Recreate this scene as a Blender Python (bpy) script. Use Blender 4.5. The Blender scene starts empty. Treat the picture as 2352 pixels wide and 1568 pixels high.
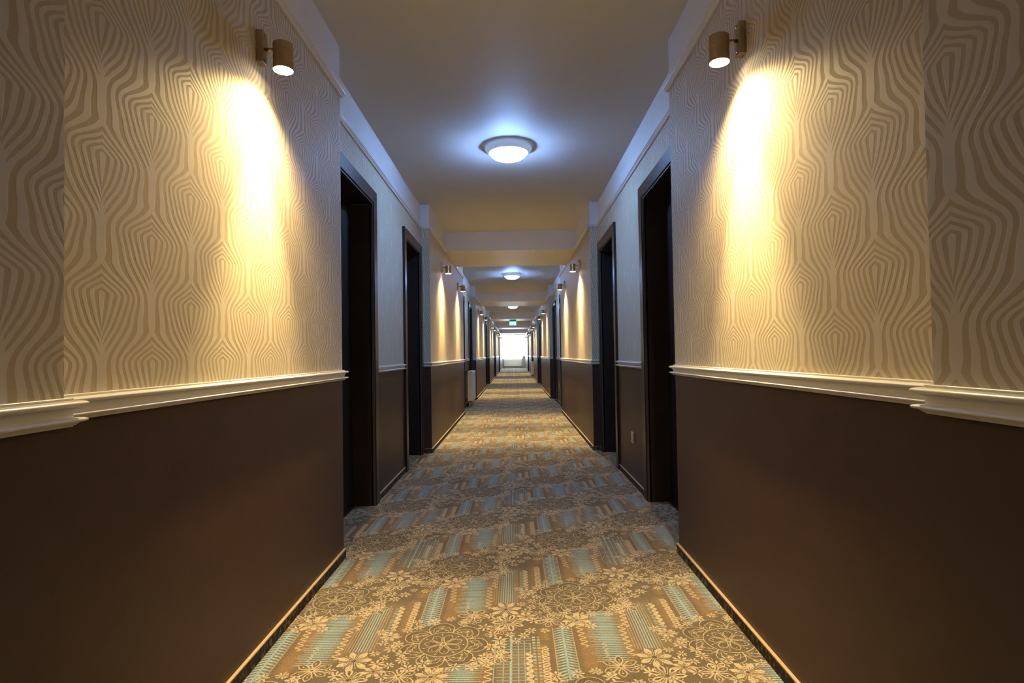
import bpy, bmesh, math, random
from mathutils import Vector, Matrix
random.seed(7)
R = math.radians
PI = math.pi
scene = bpy.context.scene
COL = scene.collection

# ------------------------------------------------------------------ layout
AL, AR = 0.8531, 0.7941          # half widths at the projecting wall sections
BL, BR = 0.9464, 0.8835          # half widths at the door recesses
H = 2.54                         # ceiling
PB, PT = 2.2885, 2.3145          # picture rail
RB, RT = 0.874, 0.9235           # chair rail
BASE = 0.047
Y0, YE = -7.5, 42.0
BEAM_Z = 2.303
SECT = [(-5.9, -4.05), (-1.10, 2.845), (5.87, 9.72), (12.84, 16.96), (19.85, 23.88), (26.78, 31.06), (33.9, 42.0)]
NEAR = (-0.35, 0.98, 0.083)      # thicker pier beside the camera
BEAMS = [(0.25, 1.55), (7.21, 8.50), (14.18, 15.53), (21.05, 22.42), (28.0, 29.4), (35.2, 36.6)]
DOOR_W, DOOR_H, CASE = 1.0, 2.107, 0.098
DOORS_L = [(2.90, 3.92), (4.916, 5.855), (9.95, 10.92), (11.93, 12.83), (17.06, 18.04), (18.93, 19.84), (24.0, 24.95), (25.87, 26.77), (31.15, 32.1), (32.95, 33.89)]
DOORS_R = [(2.90, 3.92), (4.888, 5.855), (9.95, 10.92), (11.93, 12.83), (17.06, 17.95), (18.93, 19.84), (25.87, 26.77), (31.15, 32.1), (32.95, 33.89)]

# ------------------------------------------------------------------ mesh builder
class MB:
    def __init__(s):
        s.v = []; s.f = []; s.m = []; s.sm = []
    def face(s, idx, m=0, smooth=False):
        s.f.append(tuple(idx)); s.m.append(m); s.sm.append(smooth)
    def box(s, x0, x1, y0, y1, z0, z1, m=0, bev=0.0):
        if bev <= 0:
            n = len(s.v)
            s.v += [(x0,y0,z0),(x1,y0,z0),(x1,y1,z0),(x0,y1,z0),(x0,y0,z1),(x1,y0,z1),(x1,y1,z1),(x0,y1,z1)]
            for q in ((3,2,1,0),(4,5,6,7),(0,1,5,4),(1,2,6,5),(2,3,7,6),(3,0,4,7)):
                s.face([n+i for i in q], m)
        else:
            bm = bmesh.new()
            bmesh.ops.create_cube(bm, size=1)
            for v in bm.verts:
                v.co = Vector(((x0+x1)/2+v.co.x*(x1-x0), (y0+y1)/2+v.co.y*(y1-y0), (z0+z1)/2+v.co.z*(z1-z0)))
            bmesh.ops.bevel(bm, geom=bm.edges[:], offset=bev, segments=2, affect='EDGES', profile=0.5)
            s.add_bm(bm, m)
    def add_bm(s, bm, m=0, mat=None, smooth=False):
        n = len(s.v); bm.verts.index_update()
        for v in bm.verts:
            co = mat @ v.co if mat else v.co
            s.v.append(tuple(co))
        for f in bm.faces:
            s.face([n+v.index for v in f.verts], m, smooth)
        bm.free()
    def lathe(s, prof, c=(0,0,0), axis='z', n=32, m=0, smooth=True, caps=True):
        """prof: list of (radius, height) around the axis through c"""
        b = len(s.v)
        def P(r, h, a):
            if axis == 'z': return (c[0]+r*math.cos(a), c[1]+r*math.sin(a), c[2]+h)
            if axis == 'x': return (c[0]+h, c[1]+r*math.cos(a), c[2]+r*math.sin(a))
            return (c[0]+r*math.sin(a), c[1]+h, c[2]+r*math.cos(a))
        for r, h in prof:
            for i in range(n):
                s.v.append(P(r, h, 2*PI*i/n))
        for k in range(len(prof)-1):
            for i in range(n):
                j = (i+1) % n
                s.face((b+k*n+i, b+k*n+j, b+(k+1)*n+j, b+(k+1)*n+i), m, smooth)
        if caps:
            if prof[0][0] > 1e-6: s.face([b+i for i in range(n)][::-1], m)
            if prof[-1][0] > 1e-6: s.face([b+(len(prof)-1)*n+i for i in range(n)], m)
    def sweep(s, prof, path, m=0, mats=None):
        """prof: (outward distance, z) ; path: plan polyline, outward = given unit normals side (+1 right of travel, -1 left)"""
        pts, side = path
        nrm = []
        for i in range(len(pts)-1):
            dx, dy = pts[i+1][0]-pts[i][0], pts[i+1][1]-pts[i][1]
            l = math.hypot(dx, dy)
            nrm.append((side*dy/l, -side*dx/l))
        rings = []
        b = len(s.v); k = len(prof)
        for i, p in enumerate(pts):
            if i == 0: mx, my = nrm[0]
            elif i == len(pts)-1: mx, my = nrm[-1]
            else:
                a, c = nrm[i-1], nrm[i]
                q = 1 + a[0]*c[0]+a[1]*c[1]
                mx, my = (a[0]+c[0])/q, (a[1]+c[1])/q
            for d, z in prof:
                s.v.append((p[0]+mx*d, p[1]+my*d, z))
        for i in range(len(pts)-1):
            for j in range(k-1):
                q = (b+i*k+j, b+i*k+j+1, b+(i+1)*k+j+1, b+(i+1)*k+j)
                s.face(q if side > 0 else q[::-1], mats[j] if mats else m)
        s.face([b+j for j in range(k)], m); s.face([b+(len(pts)-1)*k+j for j in range(k)][::-1], m)
    def build(s, name, mats, parent=None, loc=None, fix=True):
        me = bpy.data.meshes.new(name)
        me.from_pydata(s.v, [], s.f)
        if not isinstance(mats, (list, tuple)): mats = [mats]
        for mt in mats: me.materials.append(mt)
        me.polygons.foreach_set('material_index', s.m)
        me.polygons.foreach_set('use_smooth', s.sm)
        if fix:
            bm = bmesh.new(); bm.from_mesh(me)
            bmesh.ops.recalc_face_normals(bm, faces=bm.faces[:])
            bm.to_mesh(me); bm.free()
        me.update()
        o = bpy.data.objects.new(name, me); COL.objects.link(o)
        if parent is not None: o.parent = parent
        if loc is not None: o.location = loc
        return o

def tag(o, label=None, cat=None, group=None, kind=None):
    if label: o['label'] = label
    if cat: o['category'] = cat
    if group: o['group'] = group
    if kind: o['kind'] = kind
    return o

def empty(name, loc=(0,0,0)):
    o = bpy.data.objects.new(name, None); COL.objects.link(o)
    o.location = loc; o.empty_display_size = 0.1
    return o

def copy_tree(o, parent=None):
    c = o.copy(); COL.objects.link(c)
    if parent is not None: c.parent = parent
    for ch in list(o.children):
        copy_tree(ch, c)
    return c

# ------------------------------------------------------------------ node helpers
def new_mat(name):
    m = bpy.data.materials.new(name); m.use_nodes = True
    nt = m.node_tree; nt.nodes.clear()
    out = nt.nodes.new('ShaderNodeOutputMaterial')
    return m, nt, out

class NG:
    def __init__(s, nt): s.nt = nt
    def val(s, sock, x):
        if isinstance(x, (int, float)): sock.default_value = x
        elif isinstance(x, (tuple, list)): sock.default_value = x
        else: s.nt.links.new(x, sock)
    def math(s, op, a, b=None, c=None, clamp=False):
        n = s.nt.nodes.new('ShaderNodeMath'); n.operation = op; n.use_clamp = clamp
        s.val(n.inputs[0], a)
        if b is not None: s.val(n.inputs[1], b)
        if c is not None: s.val(n.inputs[2], c)
        return n.outputs[0]
    def mix(s, f, a, b):
        n = s.nt.nodes.new('ShaderNodeMix'); n.data_type = 'RGBA'
        s.val(n.inputs['Factor'], f); s.val(n.inputs[6], a); s.val(n.inputs[7], b)
        return n.outputs[2]
    def fmix(s, f, a, b):
        n = s.nt.nodes.new('ShaderNodeMix'); n.data_type = 'FLOAT'
        s.val(n.inputs[0], f); s.val(n.inputs[2], a); s.val(n.inputs[3], b)
        return n.outputs[0]
    def noise(s, vec, scale, detail=2.0, rough=0.5):
        n = s.nt.nodes.new('ShaderNodeTexNoise')
        if vec is not None: s.nt.links.new(vec, n.inputs['Vector'])
        n.inputs['Scale'].default_value = scale; n.inputs['Detail'].default_value = detail
        n.inputs['Roughness'].default_value = rough
        return n.outputs['Fac']
    def pos(s):
        return s.nt.nodes.new('ShaderNodeNewGeometry').outputs['Position']
    def scalev(s, vec, sc):
        n = s.nt.nodes.new('ShaderNodeMapping'); n.inputs['Scale'].default_value = sc
        s.nt.links.new(vec, n.inputs['Vector']); return n.outputs[0]
    def curve(s, x, pts):
        n = s.nt.nodes.new('ShaderNodeFloatCurve')
        cm = n.mapping; c = cm.curves[0]
        while len(c.points) > 2: c.points.remove(c.points[1])
        c.points[0].location = pts[0]; c.points[-1].location = pts[-1]
        for p in pts[1:-1]: c.points.new(*p)
        for p in c.points: p.handle_type = 'AUTO_CLAMPED'
        cm.update()
        s.val(n.inputs['Value'], x); return n.outputs[0]
    def bsdf(s, out, color, rough=0.5, spec=0.5, metal=0.0, normal=None, **kw):
        n = s.nt.nodes.new('ShaderNodeBsdfPrincipled')
        s.val(n.inputs['Base Color'], color if not isinstance(color, tuple) else (*color, 1))
        s.val(n.inputs['Roughness'], rough); n.inputs['Specular IOR Level'].default_value = spec
        n.inputs['Metallic'].default_value = metal
        if normal is not None: s.nt.links.new(normal, n.inputs['Normal'])
        for k, v in kw.items(): s.val(n.inputs[k], v)
        s.nt.links.new(n.outputs[0], out.inputs[0]); return n
    def bump(s, h, strength=0.3, dist=0.002):
        n = s.nt.nodes.new('ShaderNodeBump'); n.inputs['Strength'].default_value = strength
        n.inputs['Distance'].default_value = dist; s.nt.links.new(h, n.inputs['Height'])
        return n.outputs[0]

def simple(name, color, rough=0.5, spec=0.5, metal=0.0, var=0.0, nscale=40, bump=0.0, bscale=300, stretch=(1,1,1)):
    m, nt, out = new_mat(name); g = NG(nt)
    p = g.scalev(g.pos(), stretch)
    c = tuple(color)
    col = c
    if var > 0:
        n = g.noise(p, nscale, 3)
        col = g.mix(n, (*[x*(1-var) for x in c], 1), (*[min(1, x*(1+var)) for x in c], 1))
    nor = g.bump(g.noise(p, bscale, 2), bump, 0.002) if bump > 0 else None
    g.bsdf(out, col, rough, spec, metal, nor)
    return m

def emitter(name, color, strength):
    m, nt, out = new_mat(name)
    e = nt.nodes.new('ShaderNodeEmission'); e.inputs[0].default_value = (*color, 1); e.inputs[1].default_value = strength
    nt.links.new(e.outputs[0], out.inputs[0]); return m

# ------------------------------------------------------------------ light levels and colours
WARM = (1.0, 0.715, 0.295)
COOL = (0.50, 0.68, 1.0)
SPOT_W = 7.5
CORE_W = 128.0
WIDE_W = 50.0
DOME = 285.0
SKY = 22.0

# ------------------------------------------------------------------ materials
def wallpaper(name, u0, v0):
    """cream wallpaper with embossed nested drops, half drop repeat"""
    m, nt, out = new_mat(name); g = NG(nt); M = g.math
    S, P, N = 0.1647, 0.290, 5.5
    geo = nt.nodes.new('ShaderNodeNewGeometry')
    sp = nt.nodes.new('ShaderNodeSeparateXYZ'); nt.links.new(geo.outputs['Position'], sp.inputs[0])
    sn = nt.nodes.new('ShaderNodeSeparateXYZ'); nt.links.new(geo.outputs['True Normal'], sn.inputs[0])
    side = M('GREATER_THAN', M('ABSOLUTE', sn.outputs[0]), 0.5)
    u = g.fmix(side, sp.outputs[0], sp.outputs[1]); v = sp.outputs[2]
    # slight wander so that the drops are not perfectly regular
    wob = g.noise(g.pos(), 7.0, 2)
    u = M('ADD', u, M('MULTIPLY', M('SUBTRACT', wob, 0.5), 0.014))
    U = M('DIVIDE', M('SUBTRACT', u, u0), S)
    col = M('FLOOR', M('ADD', U, 0.5))
    ad = M('ABSOLUTE', M('SUBTRACT', U, col))
    par = M('MULTIPLY', M('FLOORED_MODULO', col, 2.0), 0.5)
    w = M('FLOORED_MODULO', M('ADD', M('DIVIDE', M('SUBTRACT', v0, v), P), par), 1.0)
    a1 = M('COSINE', M('MULTIPLY', M('SUBTRACT', w, 0.30), 2*PI))
    a3 = M('COSINE', M('MULTIPLY', M('SUBTRACT', w, 0.19), 6*PI))
    b = M('ADD', M('ADD', M('MULTIPLY', a1, 0.205), M('MULTIPLY', a3, 0.035)), 0.5)
    inA = M('LESS_THAN', ad, b)
    w2 = M('FLOORED_MODULO', M('ADD', w, 0.5), 1.0)
    dd = g.fmix(inA, M('SUBTRACT', 1.0, ad), ad)
    ww = g.fmix(inA, w2, w)
    bb = g.fmix(inA, M('SUBTRACT', 1.0, b), b)
    t = M('DIVIDE', dd, bb, clamp=True)
    XP = [0,.04,.09,.14,.19,.23,.36,.46,.56,.66,.76,.90,.97,1.0]
    FP = [.70,.61,.45,.27,.10,.0,.0,.05,.26,.52,.70,.735,.735,.70]
    GX = [0,.06,.13,.20,.30,.42,.54,.64,.75,.86,.94,1.0]
    GY = [.92,.84,.95,1.2,1.10,.85,.62,.66,1.05,1.22,1.10,.92]
    f0 = g.curve(ww, list(zip(XP, FP)))
    gm = M('MULTIPLY', g.curve(ww, [(x, y*0.5) for x, y in zip(GX, GY)]), 2.0)
    phi = M('ADD', f0, M('MULTIPLY', M('SUBTRACT', 1.0, f0), M('POWER', t, gm)))
    s = M('COSINE', M('MULTIPLY', phi, 2*PI*N))
    # the dark lines taper off beside a solid light stem under each drop
    stem = g.curve(ww, [(0, 0), (.46, 0), (.60, .55), (.72, 1), (.88, 1), (.975, 0), (1, 0)])
    s = M('ADD', s, M('MULTIPLY', M('MULTIPLY', stem, 2.4), M('SUBTRACT', 1.0, M('MULTIPLY', t, 3.6), clamp=True)))
    fac = M('MULTIPLY_ADD', s, 4.0, 0.9, clamp=True)
    soft = M('MULTIPLY_ADD', s, 1.6, 0.7, clamp=True)
    blot = g.noise(g.pos(), 5.0, 3)
    lightc = g.mix(blot, (0.60, 0.54, 0.445, 1), (0.66, 0.605, 0.51, 1))
    darkc = g.mix(blot, (0.45, 0.37, 0.245, 1), (0.49, 0.41, 0.28, 1))
    c = g.mix(fac, darkc, lightc)
    grain = g.noise(g.pos(), 420, 2)
    h = M('ADD', M('MULTIPLY', soft, 1.0), M('MULTIPLY', grain, 0.35))
    nor = g.bump(h, 0.16, 0.0016)
    g.bsdf(out, c, g.fmix(fac, 0.68, 0.55), 0.25, 0.0, nor)
    return m

WP_L = wallpaper('wallpaper_left', 1.185, 1.190)
WP_R = wallpaper('wallpaper_right', 1.258, 1.229)
BROWN = simple('brown_wall_paint', (0.056, 0.0325, 0.0265), 0.45, 0.22, var=0.12, nscale=9, bump=0.12, bscale=120)
WHITE = simple('white_wall_paint', (0.79, 0.78, 0.77), 0.5, 0.4, var=0.03, nscale=6, bump=0.08, bscale=160)
CEILM = simple('ceiling_paint', (0.74, 0.73, 0.72), 0.58, 0.3, var=0.03, nscale=4, bump=0.05, bscale=120)
BEAMM = simple('beam_plaster', (0.80, 0.785, 0.76), 0.42, 0.4, var=0.04, nscale=5, bump=0.06, bscale=140)
TRIM = simple('white_gloss_moulding', (0.78, 0.765, 0.745), 0.32, 0.5, var=0.02, nscale=30)
BRASS = simple('tan_cap_strip', (0.42, 0.31, 0.19), 0.38, 0.5, var=0.08, nscale=20)
BRONZE = None
def bronze(name, base, rough):
    m, nt, out = new_mat(name); g = NG(nt)
    tc = nt.nodes.new('ShaderNodeTexCoord')
    n = g.noise(g.scalev(tc.outputs['Object'], (40, 40, 2200)), 1.0, 2)
    c = g.mix(n, (*[x*0.72 for x in base], 1), (*[min(1, x*1.2) for x in base], 1))
    r = g.math('MULTIPLY_ADD', n, 0.18, rough)
    g.bsdf(out, c, r, 0.5, 1.0, g.bump(n, 0.06, 0.0005), Anisotropic=0.65)
    return m
BRONZE = bronze('brushed_bronze', (0.46, 0.34, 0.19), 0.26)
SCREW = simple('steel_screw', (0.55, 0.52, 0.48), 0.25, 0.5, 1.0)
def wenge(name, base, rough):
    m, nt, out = new_mat(name); g = NG(nt)
    n = g.noise(g.scalev(g.pos(), (220, 220, 5)), 1.0, 4, 0.6)
    c = g.mix(n, (*[x*0.55 for x in base], 1), (*[x*1.5 for x in base], 1))
    g.bsdf(out, c, rough, 0.35, 0.0, g.bump(n, 0.15, 0.0008))
    return m
WOOD = wenge('dark_wenge_veneer', (0.024, 0.0145, 0.0115), 0.36)
LEAF = wenge('dark_wenge_door', (0.009, 0.006, 0.005), 0.5)
SEAL = simple('dark_rubber_seal', (0.055, 0.045, 0.04), 0.5)
STEEL = simple('satin_steel', (0.55, 0.54, 0.52), 0.3, 0.5, 1.0)
RADW = simple('white_radiator_enamel', (0.72, 0.72, 0.72), 0.32, 0.5)
BLACK = simple('black_plastic', (0.02, 0.02, 0.022), 0.4)
def opal():
    m, nt, out = new_mat('opal_lamp_plastic'); g = NG(nt)
    g.bsdf(out, (0.74, 0.75, 0.77), 0.35, 0.5, 0.0, None, **{'Emission Color': (0.42, 0.60, 1.0, 1), 'Emission Strength': 0.28}); return m  # weak emission added so the lamp ring looks lit through
LAMPW = opal()
def diffuser():
    # emission shaped stronger on the flanks to brighten ceiling and upper walls
    m, nt, out = new_mat('cool_lit_diffuser'); g = NG(nt)
    sn = nt.nodes.new('ShaderNodeSeparateXYZ'); nt.links.new(nt.nodes.new('ShaderNodeNewGeometry').outputs['Normal'], sn.inputs[0])
    nz = g.math('ABSOLUTE', sn.outputs[2])
    e = nt.nodes.new('ShaderNodeEmission'); e.inputs[0].default_value = (0.28, 0.51, 1.0, 1)
    nt.links.new(g.math('MULTIPLY', g.math('POWER', g.math('SUBTRACT', 1.06, nz, clamp=True), 0.95), DOME), e.inputs[1])
    nt.links.new(e.outputs[0], out.inputs[0]); return m
DOMEM = diffuser()
LENSM = emitter('warm_lit_lens', (1.0, 0.80, 0.50), 20.0)
SOCKM = simple('silver_socket_plastic', (0.42, 0.42, 0.45), 0.3, 0.5, 0.6)
GREENM = emitter('green_lit_panel', (0.18, 0.85, 0.60), 0.95)
PICTO = emitter('white_lit_pictogram', (0.70, 1.0, 0.94), 1.5)
GREENH = simple('green_sign_housing', (0.12, 0.50, 0.24), 0.35)
GREY = simple('grey_box_paint', (0.36, 0.34, 0.32), 0.5, var=0.05)
def carpet(name):
    m, nt, out = new_mat(name); g = NG(nt)
    at = nt.nodes.new('ShaderNodeVertexColor'); at.layer_name = 'dye'
    n1 = g.noise(g.pos(), 520, 2, 0.75); n2 = g.noise(g.pos(), 12, 3); n3 = g.noise(g.pos(), 190, 3, 0.7)
    f = g.math('MULTIPLY', g.math('MULTIPLY_ADD', n1, 2.4, -0.2), g.math('MULTIPLY_ADD', n2, 0.35, 0.83))
    f = g.math('MULTIPLY', f, g.math('MULTIPLY_ADD', n3, 1.5, 0.07))
    mx = nt.nodes.new('ShaderNodeVectorMath'); mx.operation = 'SCALE'
    nt.links.new(at.outputs[0], mx.inputs[0]); nt.links.new(f, mx.inputs['Scale'])
    g.bsdf(out, mx.outputs[0], 0.95, 0.15, 0.0, g.bump(n1, 0.6, 0.003), **{'Sheen Weight': 0.08, 'Sheen Roughness': 0.6})
    return m
CARPET = carpet('patterned_carpet')
def skirt_carpet():
    m, nt, out = new_mat('dark_skirting_carpet'); g = NG(nt)
    p = g.pos()
    a = g.noise(g.scalev(p, (1, 1, 0.6)), 55, 3, 0.7); b = g.noise(p, 700, 2)
    k = g.math('GREATER_THAN', a, 0.56)
    c = g.mix(k, (0.045, 0.040, 0.036, 1), (0.16, 0.125, 0.085, 1))
    g.bsdf(out, c, 0.95, 0.1, 0.0, g.bump(b, 0.5, 0.003)); return m
SKIRT = skirt_carpet()

# ------------------------------------------------------------------ walls
def wall_profile(side):
    """(y0, y1, half width) list along one side"""
    a, b = (AL, BL) if side < 0 else (AR, BR)
    res = []; y = Y0
    for (s0, s1) in SECT:
        if s0 > y: res.append((y, s0, b))
        if s0 <= NEAR[0] and s1 >= NEAR[1]:
            res += [(s0, NEAR[0], a), (NEAR[0], NEAR[1], a-NEAR[2]), (NEAR[1], s1, a)]
        else: res.append((s0, s1, a))
        y = s1
    return res

def build_wall(name, side, doors, wp, label):
    mb = MB(); OUT = 1.25
    def blk(x, y0, y1, z0, z1, m):
        xa, xb = sorted((side*x, side*OUT))
        mb.box(xa, xb, y0, y1, z0, z1, m)
    zm = (RB+RT)/2; zp = (PB+PT)/2
    for (y0, y1, x) in wall_profile(side):
        ds = [d for d in doors if d[0] > y0-0.02 and d[1] < y1+0.02]
        y = y0
        for (d0, d1) in ds:
            o0, o1 = d0+CASE-0.02, d1-CASE+0.02
            blk(x, y, o0, 0, zm, 1); blk(x, y, o0, zm, zp, 0); blk(x, y, o0, zp, H+0.1, 2)
            blk(x, o0, o1, DOOR_H-CASE+0.02, zp, 0); blk(x, o0, o1, zp, H+0.1, 2)
            y = o1
        blk(x, y, y1, 0, zm, 1); blk(x, y, y1, zm, zp, 0); blk(x, y, y1, zp, H+0.1, 2)
    o = mb.build(name, [wp, BROWN, WHITE])
    return tag(o, label, 'wall', kind='structure')
build_wall('wall_left', -1, DOORS_L, WP_L, 'left corridor wall, swirl-patterned cream wallpaper above brown paint')
build_wall('wall_right', 1, DOORS_R, WP_R, 'right corridor wall, swirl-patterned cream wallpaper above brown paint')

def runs(side, doors, gap=0.0):
    """plan polylines of the wall face between the doors"""
    pts = []
    for (y0, y1, x) in wall_profile(side):
        pts.append((side*x, y0)); pts.append((side*x, y1))
    cuts = [(d0-gap, d1+gap) for d0, d1 in doors]
    out = []; cur = []
    def inside(y): return any(c0 < y < c1 for c0, c1 in cuts)
    for i in range(len(pts)-1):
        (xa, ya), (xb, yb) = pts[i], pts[i+1]
        if not cur and not inside(ya+1e-5): cur = [(xa, ya)]
        if abs(xa-xb) < 1e-9:
            y = ya
            for c0, c1 in cuts:
                if c0 >= ya-0.03 and c1 <= yb+0.03:
                    if c0 > y+1e-4: cur.append((xa, c0))
                    if len(cur) > 1: out.append(cur)
                    cur = [(xa, c1)] if c1 < yb-1e-4 else []
                    y = c1
            if cur: cur.append((xb, yb))
            elif not cur: cur = [(xb, yb)]
        else:
            if cur: cur.append((xb, yb))
    if len(cur) > 1: out.append(cur)
    res = []
    for r in out:
        q = [r[0]]
        for p in r[1:]:
            if math.hypot(p[0]-q[-1][0], p[1]-q[-1][1]) > 1e-4: q.append(p)
        if len(q) > 1: res.append(q)
    return res

def arc(cx, cz, r, a0, a1, n=8, sx=1.0):
    return [(cx+sx*r*math.cos(R(a0+(a1-a0)*k/n)), cz+r*math.sin(R(a0+(a1-a0)*k/n))) for k in range(n+1)]
CH = [(0, 0), (.0085, 0), (.0095, -.0008), (.0095, -.0032), (.0085, -.0040), (.0085, -.0046)]
CH += arc(.0135, -.0103, .0057, 85, -75, 10, 2.1)
CH += [(.0145, -.0166), (.0145, -.0182), (.0120, -.0190)] + [(.0120-.0034*math.sin(PI/2*k/6), -.0190-.0130*k/6) for k in range(1, 7)]
CH += [(.0098, -.0326), (.0098, -.0336)]
CH += arc(.0145, -.0381, .0043, 85, -70, 8, 2.4)
CH += [(.0150, -.0430), (.0150, -.0446), (.0122, -.0450), (.0122, -.0468), (.0095, -.0473), (.0090, -.0495), (0, -.0495)]
CH = [(d, RT+z) for d, z in CH]
PR = [(0,PB),(.011,PB),(.0135,PB+.003),(.0138,PB+.008),(.019,PB+.010),(.020,PB+.0145),(.0245,PB+.016),(.026,PB+.021),(.0245,PB+.026),(0,PB+.026)]
BA = [(0,BASE),(.0110,BASE),(.0110,BASE-.0045),(.0085,BASE-.0045),(.0085,0),(0,0)]
for side, doors, nm in ((-1, DOORS_L, 'left'), (1, DOORS_R, 'right')):
    sg = 1 if side < 0 else -1
    mb = MB()
    for r in runs(side, doors): mb.sweep(CH, (r, sg))
    tag(mb.build('trim_1' if side < 0 else 'trim_2', TRIM), 'white moulded chair rail along the %s wall' % nm, 'chair rail', kind='structure')
    mb = MB()
    # the picture rail runs on above the doors and stops at the beams
    pr = runs(side, [])[0]
    segs = []; cur = [pr[0]]
    for i in range(len(pr)-1):
        (xa, ya), (xb, yb) = pr[i], pr[i+1]
        for b0, b1 in BEAMS:
            if abs(xa-xb) < 1e-9 and ya < b0 < yb and b1 < yb:
                cur.append((xa, b0)); segs.append(cur); cur = [(xa, b1)]
        cur.append((xb, yb))
    segs.append(cur)
    for r in segs: mb.sweep(PR, (r, sg))
    tag(mb.build('trim_3' if side < 0 else 'trim_4', TRIM), 'thin white picture rail high on the %s wall' % nm, 'picture rail', kind='structure')
    mb = MB()
    for r in runs(side, doors): mb.sweep(BA, (r, sg), mats=[1,1,1,0,0])
    tag(mb.build('baseboard_'+nm, [SKIRT, BRASS]), 'carpeted skirting with tan cap strip along the %s wall' % nm, 'skirting', kind='structure')

# ceiling, beams, back and end walls
mb = MB(); mb.box(-1.25, 1.25, Y0, YE+0.2, H, H+0.12)
tag(mb.build('ceiling', CEILM), 'plain grey-white corridor ceiling', 'ceiling', kind='structure')
for i, (b0, b1) in enumerate(BEAMS):
    mb = MB(); mb.box(-AL, AR, b0, b1, BEAM_Z, H)
    # hairline joints in the soffit cladding
    o = mb.build('beam', BEAMM)
    tag(o, 'boxed white ceiling beam crossing the corridor, number %d counted from the camera' % (i+1) if i else 'boxed white ceiling beam above the camera, out of sight', 'beam', kind='structure')
    if i:
        j = MB()
        for fx, w in ((0.30, 0.42), (0.565, 0.55)):
            x = fx
            L = b1-b0
            j.box(x-0.0012, x+0.0012, b0+0.03, b0+L*0.40, BEAM_Z-0.0006, BEAM_Z+0.002)
            j.box(x-0.0012, x+0.0012, b0+L*0.72, b1-0.02, BEAM_Z-0.0006, BEAM_Z+0.002)
        j.build('soffit_joint', simple('joint_line', (0.32, 0.27, 0.2), 0.7), o)
mb = MB(); mb.box(-1.25, 1.25, Y0-0.15, Y0, 0, H, 0)
tag(mb.build('wall_back', BROWN), 'wall closing the corridor behind the camera', 'wall', kind='structure')

# ------------------------------------------------------------------ end wall with window
WX0, WX1, WZ0, WZ1 = -0.90, 0.775, 0.70, 2.47
mb = MB()
mb.box(-1.25, WX0, YE, YE+0.2, 0, H, 0); mb.box(WX1, 1.25, YE, YE+0.2, 0, H, 0)
mb.box(WX0, WX1, YE, YE+0.2, 0, WZ0, 0); mb.box(WX0, WX1, YE, YE+0.2, WZ1, H, 0)
tag(mb.build('wall_end', WHITE), 'pale end wall around the bright window', 'wall', kind='structure')
win = empty('window_1', (0, YE+0.1, WZ0)); tag(win, 'large blown-out bright window at the far end of the corridor', 'window', kind='structure')
def sub(mb, name, mat, root, **k):
    o = mb.build(name, mat, root, **k)
    return o
fy = 0.0
mb = MB(); hw = (WX0, WX1); hz = (0, WZ1-WZ0); t = 0.05
mb.box(hw[0], hw[0]+t, -0.04, 0.04, 0, hz[1]); mb.box(hw[1]-t, hw[1], -0.04, 0.04, 0, hz[1])
mb.box(hw[0]+t, hw[1]-t, -0.04, 0.04, 0, t); mb.box(hw[0]+t, hw[1]-t, -0.04, 0.04, hz[1]-t, hz[1])
sub(mb, 'window_frame', TRIM, win)
mb = MB(); mb.box(hw[0]+t, hw[1]-t, -0.004, 0.004, t, hz[1]-t)
gm, nt, out = new_mat('window_glass'); tr = nt.nodes.new('ShaderNodeBsdfTransparent'); gl = nt.nodes.new('ShaderNodeBsdfGlossy')
gl.inputs['Roughness'].default_value = 0.02; ms = nt.nodes.new('ShaderNodeMixShader'); ms.inputs[0].default_value = 0.05
nt.links.new(tr.outputs[0], ms.inputs[1]); nt.links.new(gl.outputs[0], ms.inputs[2]); nt.links.new(ms.outputs[0], out.inputs[0])
sub(mb, 'window_pane', gm, win)
mb = MB(); mb.box(-0.93, 0.80, -0.14, -0.1, -0.03, 0.0)
sub(mb, 'window_sill', TRIM, win)
mb = MB(); mb.box(-0.86, 0.79, YE-0.10, YE-0.001, 2.425, 2.505, 0, 0.008)
tag(mb.build('blind_cassette', simple('dark_grey_cassette', (0.12, 0.12, 0.12), 0.5)), 'grey blind cassette across the head of the bright end window', 'blind')
sn = empty('ceiling_sensor', (-0.01, YE-0.13, 2.455)); tag(sn, 'small dark sensor in front of the blind cassette at corridor end', 'sensor')
mb = MB(); mb.box(-0.045, 0.045, 0, 0.029, -0.03, 0.05, 0, 0.006); mb.build('housing', BLACK, sn)
mb = MB(); mb.lathe([(0.0, -0.03), (0.02, -0.024), (0.028, -0.01), (0.03, 0.0)], (0, 0, 0.01), 'y', 20, caps=False); mb.build('sensor_lens', GREY, sn)
bx = empty('boxing', (0.69, YE-0.16, 0)); tag(bx, 'grey boxed-in pipe casing right of the radiator under the end window', 'box')
mb = MB(); mb.box(-0.10, 0.099, 0, 0.158, 0, 0.86, 0, 0.004); mb.build('casing', GREY, bx)
mb = MB(); mb.box(-0.105, 0.099, -0.008, 0.158, 0.861, 0.885, 0, 0.004); mb.build('top_board', GREY, bx)

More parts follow.
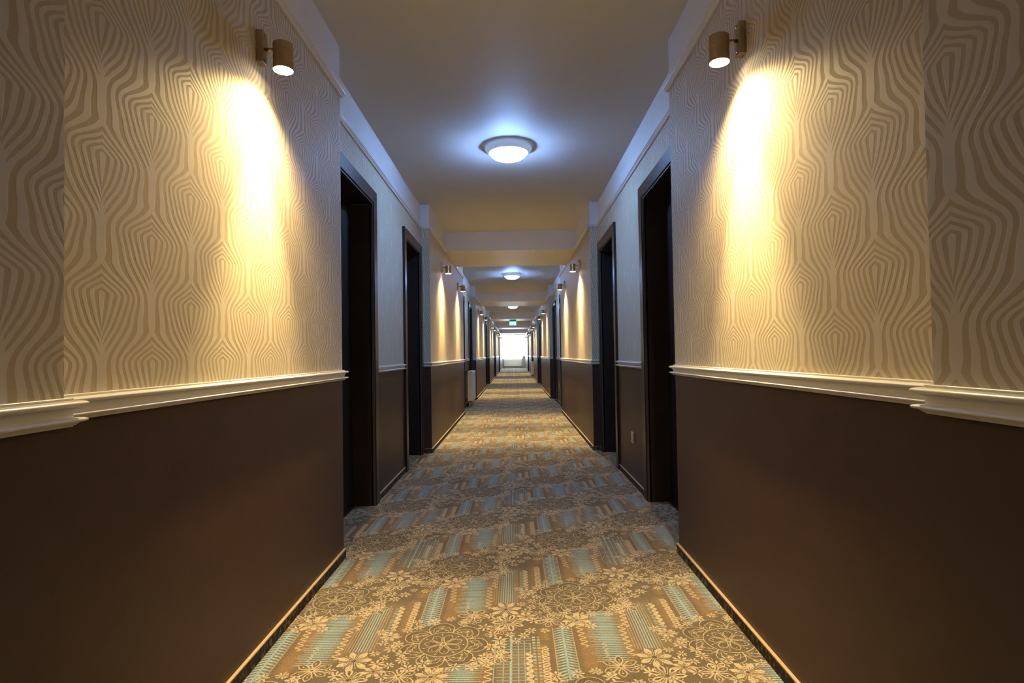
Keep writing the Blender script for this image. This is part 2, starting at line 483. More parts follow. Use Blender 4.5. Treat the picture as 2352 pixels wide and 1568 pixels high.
# ------------------------------------------------------------------ radiators
def radiator(name, loc, L, rz, label, hgt=0.57, zb=0.115, wall=0.045, knob=-1):
    """panel radiator: local x along the wall, local +y away from the wall"""
    r = empty(name, loc); r.rotation_euler = (0, 0, rz)
    tag(r, label, 'radiator', 'panel radiators')
    T = 0.10
    for nm, y0, y1 in (('front_panel', T-0.016, T), ('rear_panel', 0.0, 0.016)):
        mb = MB(); mb.box(-L/2, L/2, y0, y1, zb, zb+hgt-0.012, 0, 0.004)
        n = int(L/0.05)
        if nm == 'front_panel':
            for k in range(n):
                x = -L/2+0.03+(L-0.06)*(k+0.5)/n
                mb.box(x-0.012, x+0.012, y1-0.001, y1+0.003, zb+0.03, zb+hgt-0.045)
        mb.build(nm, RADW, r)
    mb = MB()
    n = int(L/0.033)
    for k in range(n):
        x = -L/2+0.02+(L-0.04)*k/(n-1)
        mb.box(x-0.001, x+0.001, 0.018, T-0.018, zb+0.03, zb+hgt-0.03)
    mb.build('convector_fins', RADW, r)
    for sx in (-1, 1):
        mb = MB(); xx = sx*(L/2+0.0015)
        mb.box(min(xx, xx-sx*0.004), max(xx, xx-sx*0.004), 0.003, T-0.003, zb+0.008, zb+hgt-0.004, 0, 0.0015)
        mb.build('side_cover', RADW, r)
        mb = MB(); mb.lathe([(0.011, 0), (0.011, 0.012), (0.006, 0.014)], (xx, T*0.5, zb+hgt-0.04), 'x', 14) if sx > 0 else mb.lathe([(0.011, 0), (0.011, -0.012), (0.006, -0.014)], (xx, T*0.5, zb+hgt-0.04), 'x', 14)
        mb.build('end_plug', STEEL, r)
    mb = MB(); mb.box(-L/2, L/2, 0.004, T-0.004, zb+hgt-0.012, zb+hgt)
    mb.build('top_grille', RADW, r)
    mb = MB(); mb.lathe([(0.016, 0), (0.018, 0.004), (0.018, 0.05), (0.012, 0.056)], (L/2+0.0035 if knob > 0 else -L/2-0.0035-0.056, T*0.55, zb+hgt-0.055), 'x', 16)
    mb.build('valve_knob', RADW, r)
    for sx in (-1, 1):
        mb = MB(); mb.lathe([(0.0075, 0.0), (0.0075, zb+0.02)], (sx*(L/2-0.06), T*0.3, 0), 'z', 12)
        mb.build('supply_pipe', RADW, r)
        mb = MB(); mb.box(sx*(L/2-0.14)-0.012, sx*(L/2-0.14)+0.012, -wall, 0.004, zb+0.05, zb+hgt-0.06)
        mb.build('wall_bracket', STEEL, r)
    return r
radiator('radiator', (-BL+0.047, 11.37, 0), 0.80, -PI/2, 'white panel radiator on the left wall between two dark doors')
radiator('radiator', (BR-0.047, 25.35, 0), 0.80, PI/2, 'white panel radiator far down the right wall')
radiator('radiator', (-0.115, YE-0.047, 0.02), 1.30, PI, 'wide white panel radiator under the bright end window', 0.50, 0.15, knob=1)

# ------------------------------------------------------------------ doors
def make_door(n, side, d0, d1, label):
    b = BL if side < 0 else BR
    r = empty('door_%d' % n, (side*b, (d0+d1)/2, 0)); tag(r, label, 'door', kind='structure')
    hw = (d1-d0)/2; pro = 0.020; dep = 0.135
    X = lambda d: -side*d            # distance towards the corridor, local
    def bx(mb, da, db, y0, y1, z0, z1, bev=0.0):
        xa, xb = sorted((X(da), X(db))); mb.box(xa, xb, y0, y1, z0, z1, 0, bev)
    zt = DOOR_H
    mb = MB()      # architrave on the wall face
    bx(mb, 0.0, pro, -hw, -hw+CASE-0.012, 0, zt, 0.002); bx(mb, 0.0, pro, hw-CASE+0.012, hw, 0, zt, 0.002)
    bx(mb, 0.0, pro, -hw+CASE-0.012, hw-CASE+0.012, zt-CASE+0.012, zt, 0.002)
    mb.build('door_casing', WOOD, r)
    mb = MB()      # inner bead standing back from the architrave
    bx(mb, -0.01, pro-0.006, -hw+CASE-0.007, -hw+CASE, 0, zt-CASE, 0); bx(mb, -0.01, pro-0.006, hw-CASE, hw-CASE+0.007, 0, zt-CASE, 0)
    bx(mb, -0.01, pro-0.006, -hw+CASE-0.007, hw-CASE+0.007, zt-CASE, zt-CASE+0.007, 0)
    mb.build('inner_bead', SEAL, r)
    mb = MB()      # jamb lining
    bx(mb, -dep-0.05, 0.0, -hw+CASE-0.019, -hw+CASE, 0, zt-CASE); bx(mb, -dep-0.05, 0.0, hw-CASE, hw-CASE+0.019, 0, zt-CASE)
    bx(mb, -dep-0.05, 0.0, -hw+CASE-0.019, hw-CASE+0.019, zt-CASE, zt-CASE+0.019)
    mb.build('door_jamb', WOOD, r)
    mb = MB()
    bx(mb, -dep-0.042, -dep, -hw+CASE+0.002, hw-CASE-0.002, 0.006, zt-CASE-0.002, 0.001)
    lf = mb.build('door_panel', LEAF, r)
    mb = MB()
    hy = -hw+CASE+0.06
    mb.lathe([(0.024, 0), (0.024, X(0.008)), (0.009, X(0.010)), (0.009, X(0.045))], (X(-dep), hy, 1.02), 'x', 18)
    xa, xb = sorted((X(-dep+0.036), X(-dep+0.052))); mb.box(xa, xb, hy-0.009, hy+0.115, 1.011, 1.029, 0, 0.004)
    mb.build('door_handle', STEEL, lf)
    mb = MB(); bx(mb, -dep-0.05, -dep+0.02, -hw+CASE, hw-CASE, 0.0006, 0.006); mb.build('threshold', WOOD, r)
    return r
ORD = ['first', 'second', 'third', 'fourth', 'fifth', 'sixth', 'seventh', 'eighth', 'ninth', 'tenth']
n = 0
for side, doors, nm in ((-1, DOORS_L, 'left'), (1, DOORS_R, 'right')):
    k = 0
    for d0, d1 in doors:
        n += 1
        if d0 < 0:
            lab = 'dark wood door in the %s wall behind the camera, %s' % (nm, 'farther back' if d0 < -3 else 'nearer')
        else:
            lab = 'dark wenge door in the %s wall, %s counted from the camera' % (nm, ORD[k]); k += 1
        make_door(n, side, d0, d1, lab)

# ------------------------------------------------------------------ wall spotlights
def make_spot():
    """root on the wall face, local +x into the room"""
    r = empty('wall_spotlight'); r['category'] = 'wall light'; r['group'] = 'bronze cylinder wall spotlights'
    mb = MB(); mb.box(0.0, 0.023, -0.019, 0.019, 1.985, 2.095, 0, 0.0015)
    pl = mb.build('back_plate', BRONZE, r)
    for dz in (1.9975, 2.0825):
        mb = MB(); mb.lathe([(0.0045, 0), (0.0045, 0.0022), (0.003, 0.0035), (0.0, 0.0038)], (0.023, 0, dz), 'x', 12)
        mb.build('screw', SCREW, pl)
    mb = MB(); mb.lathe([(0.0062, 0.022), (0.0062, 0.0535)], (0, 0, 2.034), 'x', 16); mb.build('arm', BRONZE, r)
    cx = 0.0845; R0 = 0.0325; z0, z1 = 1.962, 2.052
    prof = [(R0-0.003, z0+0.006), (R0-0.0028, z0), (R0-0.0006, z0), (R0, z0+0.0006), (R0, z0+0.0012)]
    for zg, dg, wg in ((z1-0.0415, 0.0004, 0.0005), (z1-0.0385, 0.0004, 0.0005), (z1-0.0255, 0.0008, 0.0007)):
        prof += [(R0, zg-wg-0.0003), (R0, zg-wg), (R0-dg, zg-wg*0.6), (R0-dg, zg+wg*0.6), (R0, zg+wg), (R0, zg+wg+0.0003)]
    prof += [(R0, z1-0.0022), (R0, z1-0.0016), (R0-0.0005, z1-0.0005), (R0-0.0016, z1), (R0-0.0024, z1), (0.0, z1)]
    mb = MB(); mb.lathe(prof, (cx, 0, 0), 'z', 40, caps=False)
    bd = mb.build('lamp_body', BRONZE, r)
    mb = MB(); mb.lathe([(0.0, z0-0.0012), (R0-0.0006, z0-0.0012), (R0-0.0004, z0-0.0004)], (cx, 0, 0), 'z', 40, caps=False)
    mb.build('lamp_lens', LENSM, bd)
    for nm2, size, blend, pw, rad, dx in (('beam_spill', 98, 0.22, SPOT_W, 0.014, 0.0), ('beam_core', 56, 0.85, CORE_W, 0.016, 0.026), ('beam_wide', 144, 1.0, WIDE_W, 0.02, 0.028)):
        ld = bpy.data.lights.new(nm2, 'SPOT'); ld.spot_size = R(size); ld.spot_blend = blend; ld.energy = pw
        ld.shadow_soft_size = rad; ld.color = WARM
        lo = bpy.data.objects.new(nm2, ld); COL.objects.link(lo); lo.parent = r; lo.location = (cx+dx, 0, z0-rad-0.004)
    return r
spots = []
offs = (0.94, -0.99)
for side, nm in ((-1, 'left'), (1, 'right')):
    for k, (s0, s1) in enumerate(SECT):
        ys = [s0+offs[0], s1+offs[1]]
        if k == 0: continue
        if k == 1: ys = [1.925]
        if k == 6: ys = [35.0]
        for y in ys: spots.append((side, nm, y))
proto = make_spot()
cnt = {'left': 0, 'right': 0}
for i, (side, nm, y) in enumerate(spots):
    o = proto if i == 0 else copy_tree(proto)
    x = (AL if side < 0 else AR)
    if NEAR[0] < y < NEAR[1]: x -= NEAR[2]
    o.location = (side*x, y, 0)
    o.rotation_euler = (0, 0, 0 if side < 0 else PI)
    if y < 0.5:
        o['label'] = 'bronze cylinder spotlight on the %s wall behind the camera%s' % (nm, '' if y > -1 else ', far back')
    else:
        cnt[nm] += 1; c = cnt[nm]
        if c == 1: o['label'] = 'largest bronze cylinder spotlight, high on the near %s wall' % nm
        else:
            o['label'] = 'bronze cylinder wall spotlight, %s from the camera along the %s wall' % (['', '', 'second', 'third', 'fourth', 'fifth', 'sixth', 'seventh', 'eighth', 'ninth', 'tenth', 'eleventh', 'twelfth'][c], nm)

# ------------------------------------------------------------------ ceiling lights
def make_ceiling_light():
    r = empty('ceiling_light'); r['category'] = 'ceiling light'; r['group'] = 'round flush ceiling lights'
    mb = MB(); mb.lathe([(0.12, 0.0), (0.12, -0.016)], (0, 0, 0), 'z', 48); mb.build('mounting_plate', LAMPW, r)
    mb = MB()
    mb.lathe([(0.12, -0.012), (0.166, -0.014), (0.174, -0.017), (0.1745, -0.021), (0.166, -0.034), (0.154, -0.046), (0.148, -0.051), (0.1425, -0.052), (0.1405, -0.048), (0.14, -0.04), (0.12, -0.035)], (0, 0, 0), 'z', 64, caps=False)
    mb.build('housing_ring', LAMPW, r)
    mb = MB(); prof = []
    for k in range(13):
        a = PI/2*k/12
        prof.append((0.136*math.cos(a)**0.85+0.0 if k < 12 else 0.0, -0.046-0.058*math.sin(a)))
    mb.lathe(prof, (0, 0, 0), 'z', 64, caps=False)
    mb.build('glass_diffuser', DOMEM, r)
    mb = MB(); mb.lathe([(0.0, -0.1025), (0.006, -0.1025), (0.006, -0.107), (0.004, -0.110), (0.0, -0.111)], (0, 0, 0), 'z', 14, caps=False)
    mb.build('finial', STEEL, r)
    return r
proto = make_ceiling_light()
LY = [(-3.3, 'unseen round ceiling light added behind the camera for fill'), (4.26, 'nearest lit round ceiling light, large and bluish white'), (11.03, 'second lit round ceiling light, just beyond the first beam'), (18.05, 'third lit round ceiling light, small, above the exit sign'), (24.9, 'lit round ceiling light hidden beyond the exit sign beam'), (32.3, 'last lit round ceiling light before the end window')]  # the first one is unseen, added behind the camera as fill light
for i, (y, lab) in enumerate(LY):
    o = proto if i == 0 else copy_tree(proto)
    o.location = (-0.02, y, H); o['label'] = lab

# ------------------------------------------------------------------ exit sign
es = empty('exit_sign', (-0.035, 21.75, BEAM_Z)); tag(es, 'green lit emergency exit sign hanging under a beam', 'exit sign')
mb = MB(); mb.box(-0.125, 0.125, -0.03, 0.03, -0.055, -0.0005, 0, 0.006); mb.build('sign_housing', GREENH, es)
mb = MB(); mb.box(-0.125, 0.125, -0.006, 0.006, -0.20, -0.055); pn = mb.build('sign_panel', GREENM, es)
def flat(name, polys, mat=PICTO, parent=pn):
    mb = MB()
    for poly in polys:
        b = len(mb.v); k = len(poly)
        for x, z in poly: mb.v.append((x, -0.0085, z))
        for x, z in poly: mb.v.append((x, -0.0055, z))
        mb.face(range(b, b+k)); mb.face(list(range(b+k, b+2*k))[::-1])
        for i in range(k): mb.face((b+i, b+k+i, b+k+(i+1) % k, b+(i+1) % k))
    return mb.build(name, mat, parent)
def bar(x0, z0, x1, z1, w):
    dx, dz = x1-x0, z1-z0; l = math.hypot(dx, dz); nx, nz = -dz/l*w/2, dx/l*w/2
    return [(x0+nx, z0+nz), (x1+nx, z1+nz), (x1-nx, z1-nz), (x0-nx, z0-nz)]
flat('pictogram_door', [[(-0.112, -0.19), (-0.100, -0.19), (-0.100, -0.066), (-0.112, -0.066)], bar(-0.112, -0.070, -0.060, -0.070, 0.008), bar(-0.064, -0.066, -0.064, -0.10, 0.008), bar(-0.064, -0.15, -0.064, -0.19, 0.008)])
flat('pictogram_arrow', [[(-0.092, -0.128), (-0.074, -0.108), (-0.074, -0.120), (-0.052, -0.120), (-0.052, -0.136), (-0.074, -0.136), (-0.074, -0.148)]])
hd = [(0.005+0.011*math.cos(a*PI/5), -0.078+0.011*math.sin(a*PI/5)) for a in range(10)]
flat('pictogram_runner', [hd, bar(0.0, -0.09, 0.008, -0.135, 0.02), bar(0.0, -0.095, -0.03, -0.112, 0.009), bar(0.004, -0.095, 0.034, -0.104, 0.009), bar(0.034, -0.104, 0.040, -0.125, 0.009), bar(0.008, -0.135, -0.018, -0.158, 0.011), bar(-0.018, -0.158, -0.022, -0.188, 0.011), bar(0.008, -0.135, 0.034, -0.160, 0.011), bar(0.034, -0.160, 0.055, -0.168, 0.011)])
flat('pictogram_stairs', [bar(0.060, -0.078, 0.115, -0.078, 0.010), bar(0.062, -0.10, 0.115, -0.185, 0.012), bar(0.095, -0.10, 0.115, -0.10, 0.010), bar(0.065, -0.185, 0.09, -0.185, 0.010)])

# ------------------------------------------------------------------ sockets
def make_socket():
    r = empty('power_socket'); r['category'] = 'socket'; r['group'] = 'wall sockets low on the right wall'
    mb = MB(); mb.box(-0.011, 0.0, -0.041, 0.041, -0.041, 0.041, 0, 0.003); mb.build('frame', SOCKM, r)
    mb = MB(); mb.lathe([(0.030, -0.0115), (0.030, -0.0135), (0.022, -0.0135), (0.0205, -0.0115)], (0, 0, 0), 'x', 28, caps=False)
    mb.lathe([(0.021, -0.0116), (0.0, -0.0116)], (0, 0, 0), 'x', 28, caps=False)
    mb.build('socket_insert', SOCKM, r)
    return r
proto = make_socket()
for i, (y, z, lab) in enumerate([(4.325, 0.352, 'silver power socket on the brown wall between the near right doors'), (11.25, 0.374, 'silver power socket on the right wall beyond the first beam'), (18.3, 0.40, 'tiny power socket farther down the right wall')]):
    o = proto if i == 0 else copy_tree(proto)
    o.location = (BR, y, z); o['label'] = lab

# ------------------------------------------------------------------ carpet floor: the woven pattern is laid as inlaid faces
C_BASE = (0.122, 0.098, 0.070); C_TAN = (0.48, 0.40, 0.30); C_LINE = (0.42, 0.345, 0.25)
C_DARK = (0.104, 0.083, 0.060); C_ORG = (0.215, 0.14, 0.078); C_BLUE = (0.26, 0.41, 0.51); C_STR = (0.170, 0.132, 0.092)
C_TAUPE = (0.27, 0.22, 0.16)
PX, PY = 0.487, 0.3625
class Tile:
    def __init__(s): s.p = []           # (points, colours, z, size)
    def poly(s, pts, c, z):
        xs = [p[0] for p in pts]; ys = [p[1] for p in pts]
        cols = c if isinstance(c, list) else [c]*len(pts)
        s.p.append((pts, cols, z, max(max(xs)-min(xs), max(ys)-min(ys))))
    def ribbon(s, pts, w, c, z, closed=False):
        n = len(pts); L = []; Rr = []
        for i in range(n):
            if closed: a, b = pts[(i-1) % n], pts[(i+1) % n]
            else: a, b = pts[max(0, i-1)], pts[min(n-1, i+1)]
            dx, dy = b[0]-a[0], b[1]-a[1]; l = math.hypot(dx, dy) or 1
            nx, ny = -dy/l*w/2, dx/l*w/2
            L.append((pts[i][0]+nx, pts[i][1]+ny)); Rr.append((pts[i][0]-nx, pts[i][1]-ny))
        for i in range(n if closed else n-1):
            j = (i+1) % n
            s.poly([Rr[i], Rr[j], L[j], L[i]], c, z)
    def ring(s, c, r, w, col, z, n=14):
        s.ribbon([(c[0]+r*math.cos(2*PI*i/n), c[1]+r*math.sin(2*PI*i/n)) for i in range(n)], w, col, z, True)
    def disc(s, c, r, col, z, n=7):
        s.poly([(c[0]+r*math.cos(2*PI*i/n), c[1]+r*math.sin(2*PI*i/n)) for i in range(n)], col, z)
def petal(c, ang, r0, r1, w, n=6, pw=1.5):
    ca, sa = math.cos(ang), math.sin(ang); up = []; dn = []
    for k in range(n+1):
        t = k/n; r = r0+(r1-r0)*t
        h = w*math.sin(PI*min(1, t**pw*0.94+0.03))
        up.append((c[0]+ca*r-sa*h, c[1]+sa*r+ca*h)); dn.append((c[0]+ca*r+sa*h, c[1]+sa*r-ca*h))
    return dn+up[::-1]
def fl_small(T, c, r, rot, z=0.0010):
    n = random.choice((6, 7, 7))
    for k in range(n):
        a = rot+2*PI*k/n+random.uniform(-.1, .1)
        T.poly(petal(c, a, r*0.10, r*random.uniform(.85, 1.08), r*0.16, 4), C_TAN, z)
def fl_big(T, c, r, rot, bold=False):
    n = 7
    for k in range(n):
        a = rot+2*PI*k/n
        rr = r*random.uniform(.9, 1.06)
        T.poly(petal(c, a, r*0.14, rr, r*0.185, 7), C_TAN, 0.0011)
        if bold: T.poly(petal(c, a, r*0.30, rr*0.86, r*0.075, 5), C_DARK, 0.0013)
        T.ribbon([(c[0]+math.cos(a)*r*.2, c[1]+math.sin(a)*r*.2), (c[0]+math.cos(a)*r*.55, c[1]+math.sin(a)*r*.55)], r*.028, C_DARK, 0.00135)
        a2 = a+PI/n
        T.ribbon([(c[0]+math.cos(a2)*r*.12, c[1]+math.sin(a2)*r*.12), (c[0]+math.cos(a2)*r*.62, c[1]+math.sin(a2)*r*.62)], r*.03, C_TAN, 0.0011)
        T.disc((c[0]+math.cos(a2)*r*.70, c[1]+math.sin(a2)*r*.70), r*.05, C_TAN, 0.0011, 5)
    T.disc(c, r*.12, C_DARK, 0.0014)
def fl_out(T, c, r, rot):
    n = 6
    for k in range(n):
        a = rot+2*PI*k/n
        P = petal(c, a, r*0.12, r*random.uniform(.92, 1.05), r*0.20, 6)
        T.poly(P, C_BASE, 0.0008); T.ribbon(P, r*.06, C_TAN, 0.0010, True)
        T.disc((c[0]+math.cos(a)*r*.66, c[1]+math.sin(a)*r*.66), r*.06, C_TAN, 0.0010, 5)
        T.ribbon([(c[0]+math.cos(a)*r*.12, c[1]+math.sin(a)*r*.12), (c[0]+math.cos(a)*r*.62, c[1]+math.sin(a)*r*.62)], r*.025, C_LINE, 0.0010)
        for q in (-.33, .33):
            a2 = a+PI/n+q*.4
            T.ribbon([(c[0]+math.cos(a2)*r*.15, c[1]+math.sin(a2)*r*.15), (c[0]+math.cos(a2)*r*.8, c[1]+math.sin(a2)*r*.8)], r*.028, C_LINE, 0.0009)
    T.ring(c, r*.12, r*.07, C_TAN, 0.0012, 10)
def mandala(T, c, rot):
    cx, cy = c; n = 7; lw = 0.0035
    def pol(r, a): return (cx+r*math.cos(a), cy+r*math.sin(a))
    T.disc(c, 0.150, C_BASE, 0.0005, 28)
    for k in range(n):
        a = rot+2*PI*k/n; hw = PI/n
        # big outer petal: a dark band between two scalloped lines
        outer = [pol(0.100+0.052*math.sin(PI*(0.5+q/2))**0.55 if abs(q) < 1 else 0.100, a+hw*q) for q in [x/6 for x in range(-6, 7)]]
        midl = [pol(0.096+0.034*(1-abs(q)**2.2)+0.004*math.cos(q*9), a+hw*0.74*q) for q in [x/6 for x in range(-6, 7)]]
        T.poly(outer+midl[::-1], C_DARK, 0.0006)
        T.ribbon(outer, lw, C_LINE, 0.0009); T.ribbon(midl, lw*.85, C_LINE, 0.0009)
        inn = [pol(0.088+0.020*(1-q*q), a+hw*0.62*q) for q in [x/4 for x in range(-4, 5)]]
        T.ribbon(inn, lw*.8, C_LINE, 0.0009)
        T.disc(pol(0.115, a), 0.0045, C_TAN, 0.0010, 6); T.ring(pol(0.115, a), 0.0085, 0.002, C_LINE, 0.0009, 8)
        for q in (-.32, .32): T.disc(pol(0.097, a+hw*q), 0.0032, C_TAN, 0.0010, 5)
        # spray between two petals
        a2 = a+hw
        T.ribbon([pol(0.083, a2), pol(0.104, a2)], lw*1.6, C_LINE, 0.0010)
        for q in (-1, 1): T.ribbon([pol(0.090, a2), pol(0.106, a2+q*.05), pol(0.112, a2+q*.14)], lw*.8, C_LINE, 0.0010)
        T.ring(pol(0.163, a2), 0.0115, 0.0028, C_LINE, 0.0010, 9); T.disc(pol(0.163, a2), 0.0042, C_TAN, 0.0010, 5)
        # inner flower
        P = petal(c, a+hw, 0.010, 0.066, 0.0155, 7)
        T.poly(P, C_DARK, 0.0006); T.ribbon(P, lw*.9, C_LINE, 0.0009, True)
        T.disc(pol(0.069, a), 0.0038, C_TAN, 0.0010, 5); T.ribbon([pol(0.02, a), pol(0.062, a)], lw*.55, C_LINE, 0.0009)
        T.disc(pol(0.052, a+hw), 0.003, C_LINE, 0.0010, 5)
    T.ring(c, 0.083, lw*1.1, C_LINE, 0.0010, 36); T.ring(c, 0.009, 0.005, C_TAN, 0.0011, 10)
def wavy(T, x, y0, y1, amp=0.0115, per=0.029, w=0.0052, drift=0.0):
    n = int((y1-y0)/per*8)
    T.ribbon([(x+drift*k/n+amp*math.sin(2*PI*k/8), y0+(y1-y0)*k/n) for k in range(n+1)], w, C_TAN, 0.00055)
def glow(T, x0, x1, y0, y1, col, z=0.0002, soft=0.35):
    """soft dyed zone: colour fades into the ground colour at the edges"""
    xs = [x0, x0+(x1-x0)*soft, x1-(x1-x0)*soft, x1]; ys = [y0, y0+(y1-y0)*.14, y1-(y1-y0)*.14, y1]
    for i in range(3):
        for j in range(3):
            q = [(i, j), (i+1, j), (i+1, j+1), (i, j+1)]
            T.poly([(xs[a], ys[b]) for a, b in q], [col if (a in (1, 2) and b in (1, 2)) else C_BASE for a, b in q], z)
def mixc(a, b, t): return tuple(x+(y-x)*t for x, y in zip(a, b))
SMALL = [(-0.211,0.013),(-0.176,0.061),(-0.17,-0.031),(-0.218,-0.056),(-0.18,-0.084),(-0.126,-0.099),(-0.198,-0.12),(-0.157,-0.133),(0.18,0.178),(0.13,0.118),(0.304,0.091),(0.353,0.084),(0.168,0.062),(0.225,0.057),(0.278,0.053),(0.189,0.024),(0.244,0.012),(0.196,-0.014),(-0.003,-0.164),(-0.047,-0.125),(0.047,-0.142),(0.111,-0.149),(0.119,-0.107),(0.053,0.144),(0.145,-0.088),(-0.112,0.163),(-0.05,0.165),(0.166,-0.024),(0.005,0.183),(0.2,-0.056),(-0.145,0.101),(-0.109,0.121),(-0.098,-0.15),(-0.063,-0.151)]
def make_tile(variant):
    T = Tile()
    # dyed grounds of the striped band
    glow(T, -0.150, 0.030, 0.10, 0.52, C_STR, 0.0002, .3)
    glow(T, 0.000, 0.165, 0.20, 0.62, C_STR, 0.00022, .3)
    glow(T, 0.145, 0.345, 0.26, 0.72, C_STR, 0.00024, .25)
    glow(T, -0.050, 0.055, 0.15, 0.56, C_ORG, 0.00028, .40)
    glow(T, 0.105, 0.185, 0.24, 0.64, C_ORG, 0.00030, .40)
    glow(T, -0.170, -0.090, 0.12, 0.50, C_ORG, 0.00028, .42)
    glow(T, 0.290, 0.370, 0.42, 0.74, mixc(C_ORG, C_STR, .35), 0.00034, .4)
    glow(T, 0.040, 0.135, 0.25, 0.60, (0.165, 0.16, 0.14), 0.00032, .3)
    # leaf-like chevrons on a spine
    xs = -0.074
    k = 0; y = 0.140
    while y < 0.480:
        fade = min(1, max(0.0, min(y-0.125, 0.495-y)/0.05))
        for sgn in (-1, 1):
            for (a, b, c) in ((0.004, 0.020, C_BLUE), (0.020, 0.034, mixc(C_BLUE, C_STR, .35)), (0.036, 0.052, mixc(C_STR, C_DARK, .6))):
                j = random.uniform(-.002, .002)
                T.ribbon([(xs+sgn*a, y+0.004), (xs+sgn*(b+j), y+0.004-0.30*(b-a)-0.3*(a-0.004))] if False else [(xs+sgn*a, y-0.42*a), (xs+sgn*(b+j), y-0.42*b)], 0.0074, mixc(C_STR, c, 0.45+0.55*fade), 0.0004)
        y += 0.0165; k += 1
    T.ribbon([(xs, 0.135), (xs, 0.485)], 0.0075, mixc(C_BLUE, C_STR, .15), 0.00045)
    for sgn in (-1, 1): T.ribbon([(xs+sgn*0.034, 0.15), (xs+sgn*0.034, 0.47)], 0.0030, mixc(C_TAN, C_STR, .4), 0.00045)
    # horizontal bars
    y = 0.235
    while y < 0.600:
        sh = 0.0; j1, j2 = random.uniform(-.014, .008), random.uniform(-.008, .016)
        x0, x1 = 0.022+j1, 0.150+j2; n = 6; w = 0.0058
        cc = [C_TAUPE, mixc(C_BLUE, C_TAUPE, .4), C_BLUE, C_BLUE, mixc(C_BLUE, C_TAUPE, .3), C_TAUPE, C_STR]
        for i in range(n):
            xa, xb = x0+(x1-x0)*i/n, x0+(x1-x0)*(i+1)/n
            T.poly([(xa, y), (xb, y), (xb, y+w), (xa, y+w)], [cc[i], cc[i+1], cc[i+1], cc[i]], 0.0004)
        y += 0.0118
    if variant != 1:
        x = 0.160; i = 0
        while x < 0.262:
            c = mixc(C_TAUPE, C_BLUE, max(0, 1-abs(x-0.212)/0.042))
            T.ribbon([(x, 0.312+random.uniform(-.012, .012)), (x+0.001, 0.49), (x, 0.662+random.uniform(-.012, .012))], 0.0042, c, 0.0004)
            x += 0.0094
        for q in range(2):
            y = 0.40
            while y < 0.64:
                T.poly([(0.268+q*0.016, y), (0.279+q*0.016+random.uniform(0, .006), y+0.002), (0.277+q*0.016, y+0.008), (0.266+q*0.016, y+0.006)], mixc(C_TAUPE, C_BLUE, random.random()*.8), 0.0004)
                y += 0.0125
    else:
        for i, x in enumerate((0.178, 0.208, 0.232, 0.256, 0.276, 0.296)):
            T.ribbon([(x, 0.33+0.02*abs(i-3)), (x, 0.78-0.02*abs(i-2))], 0.0075 if i == 2 else 0.0034, mixc(C_BLUE, C_STR, .1 if i == 2 else .25), 0.0004)
        y = 0.37
        while y < 0.76:
            T.ribbon([(0.172+random.uniform(0, .02), y), (0.30, y)], 0.0034, mixc(C_BLUE, C_STR, .35), 0.0004)
            for q in range(2):
                T.poly([(0.304+q*0.016, y), (0.314+q*0.016, y), (0.314+q*0.016, y+0.011), (0.304+q*0.016, y+0.011)], mixc(C_TAUPE, C_BLUE, random.random()*.9), 0.0004)
            y += 0.0185
    wavy(T, -0.004, 0.33, 0.56, drift=-0.012); wavy(T, -0.142, 0.11, 0.33); wavy(T, -0.196, 0.12, 0.30, 0.010)
    wavy(T, 0.158, 0.47, 0.64, drift=0.008); wavy(T, 0.140, 0.27, 0.48); wavy(T, 0.060, 0.25, 0.36, 0.007, 0.02, 0.003); wavy(T, 0.345, 0.49, 0.70); wavy(T, 0.292, 0.46, 0.66, 0.010)
    mandala(T, (0, 0), random.uniform(0, 1))
    fl_big(T, (-0.278, -0.103), 0.064, random.uniform(0, 1)); fl_big(T, (-0.264, -0.212), 0.064, random.uniform(0, 1), True)
    fl_out(T, (0.091, 0.207), 0.060, random.uniform(0, 1)); fl_out(T, (-0.115, -0.197), 0.056, random.uniform(0, 1)); fl_out(T, (0.192, -0.085), 0.050, random.uniform(0, 1))
    fl_out(T, (0.187, 0.105), 0.044, random.uniform(0, 1)); fl_big(T, (-0.015, -0.200), 0.058, random.uniform(0, 1)); fl_big(T, (-0.196, 0.058), 0.036, random.uniform(0, 1))
    fl_big(T, (-0.200, -0.165), 0.040, random.uniform(0, 1))
    for (x, y) in SMALL + [(-0.23, 0.09), (-0.06, -0.24), (0.06, 0.165), (0.235, 0.135), (0.15, 0.205), (-0.135, -0.06), (0.155, -0.125), (-0.155, 0.005), (0.03, -0.245), (-0.17, -0.195)]:
        fl_small(T, (x+random.uniform(-.004, .004), y+random.uniform(-.004, .004)), random.uniform(0.019, 0.030), random.uniform(0, 6))
    for q in range(10):
        a = random.uniform(0, 6.28); T.ring((math.cos(a)*0.178, math.sin(a)*0.178), 0.009, 0.0026, C_LINE, 0.00095, 8)
    return T
tiles = [make_tile(0), make_tile(1), make_tile(2)]
verts = [(-1.25, Y0, 0), (1.25, Y0, 0), (1.25, YE+0.2, 0), (-1.25, YE+0.2, 0)]
faces = [(0, 1, 2, 3)]; cols = [C_BASE]*4
OX, OY = -0.258, 1.988
r0 = int((0.2-OY)/PY)-3; r1 = int((YE-OY)/PY)+1
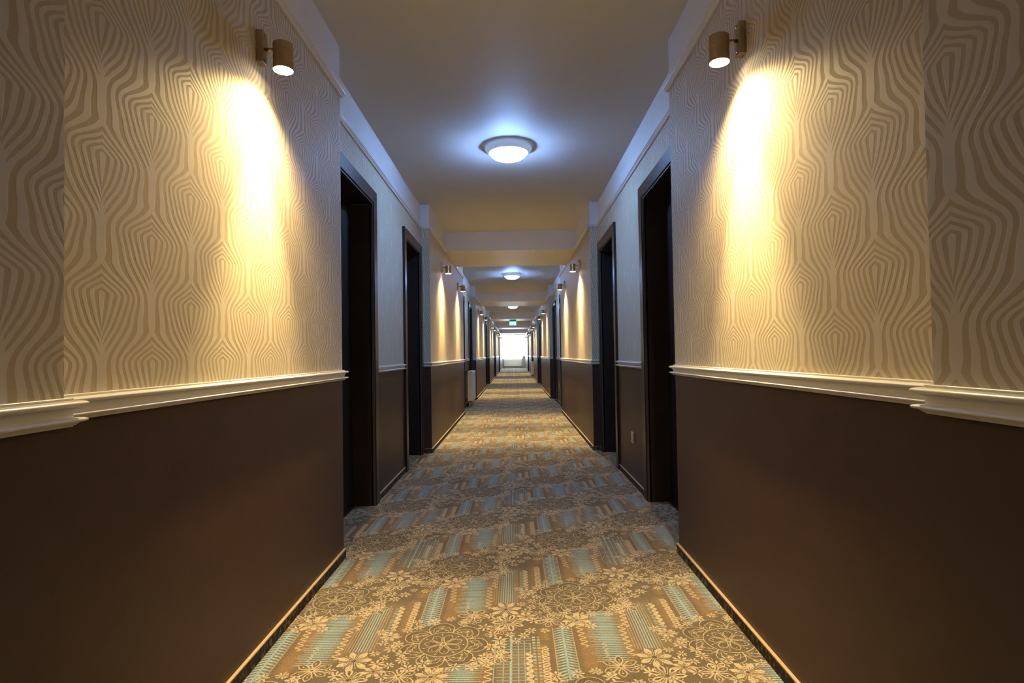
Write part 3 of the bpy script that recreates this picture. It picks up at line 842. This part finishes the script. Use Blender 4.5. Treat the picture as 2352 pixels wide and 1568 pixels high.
for r in range(r0, r1):
    cy = OY+r*PY
    for i in range(-3, 5):
        if (i+r) % 2: continue
        cx = OX+i*PX
        if cx < -1.5 or cx > 1.5: continue
        T = tiles[1] if r % 3 == 1 else tiles[0 if r % 3 == 0 else 2]
        for q, (pts, cc, z, size) in enumerate(T.p):
            z = z*0.35+q*1.2e-7
            px = cx+pts[0][0]; py = cy+pts[0][1]
            if abs(px) > 1.12 or py < 0.35 or py > YE: continue
            if py > 9 and size < 0.0045*(py/9): continue
            n = len(verts)
            verts += [(cx+x, cy+y, z) for x, y in pts]
            faces.append(tuple(range(n, n+len(pts)))); cols += cc
me = bpy.data.meshes.new('floor'); me.from_pydata(verts, [], faces)
at = me.color_attributes.new('dye', 'FLOAT_COLOR', 'POINT')
flatc = []
for c in cols: flatc += [c[0], c[1], c[2], 1.0]
at.data.foreach_set('color', flatc)
me.materials.append(CARPET); me.update()
fl = bpy.data.objects.new('floor', me); COL.objects.link(fl)
tag(fl, 'corridor carpet with tan flowers, mandalas and blue-grey stripes', 'carpet', kind='structure')

# ------------------------------------------------------------------ daylight outside the end window
w = bpy.data.worlds.new('overcast_sky'); scene.world = w; w.use_nodes = True
bg = w.node_tree.nodes['Background']; bg.inputs[0].default_value = (0.74, 0.90, 1.0, 1); bg.inputs[1].default_value = SKY
pl = bpy.data.lights.new('window_portal', 'AREA'); pl.shape = 'RECTANGLE'; pl.size = WX1-WX0; pl.size_y = WZ1-WZ0
pl.cycles.is_portal = True
po = bpy.data.objects.new('window_portal', pl); COL.objects.link(po); po.location = ((WX0+WX1)/2, YE+0.16, (WZ0+WZ1)/2); po.rotation_euler = (-PI/2, 0, 0)

# ------------------------------------------------------------------ camera
f_px, pitch, yaw, roll, ch = 1319.99, 0.02312, -0.00362, 0.01586, 0.9854
F = Vector((math.sin(yaw), math.cos(yaw), 0)); Rt = Vector((math.cos(yaw), -math.sin(yaw), 0)); Zv = Vector((0, 0, 1))
fwd = F*math.cos(pitch)+Zv*math.sin(pitch); up = Zv*math.cos(pitch)-F*math.sin(pitch)
cr, sr = math.cos(roll), math.sin(roll)
# picture axes: right = cr*R - sr*up ; down axis mixes likewise
pr_ = Rt*cr-up*sr
pu_ = up*cr+Rt*sr
cam = bpy.data.cameras.new('camera'); co = bpy.data.objects.new('camera', cam); COL.objects.link(co)
mt = Matrix((pr_, pu_, -fwd)).transposed().to_4x4(); mt.translation = Vector((0, 0, ch))
co.matrix_world = mt
cam.sensor_fit = 'HORIZONTAL'; cam.sensor_width = 36.0; cam.lens = 36.0*f_px/2352; cam.clip_start = 0.02; cam.clip_end = 200
scene.camera = co
vs = scene.view_settings
scene.display_settings.display_device = 'sRGB'
vs.view_transform = 'Standard'; vs.look = 'None'; vs.gamma = 1.0; vs.exposure = 0.75; vs.use_curve_mapping = False
scene.cycles.max_bounces = 10; scene.cycles.diffuse_bounces = 6; scene.cycles.glossy_bounces = 4
scene.cycles.sample_clamp_indirect = 4.0
scene.cycles.use_denoising = True
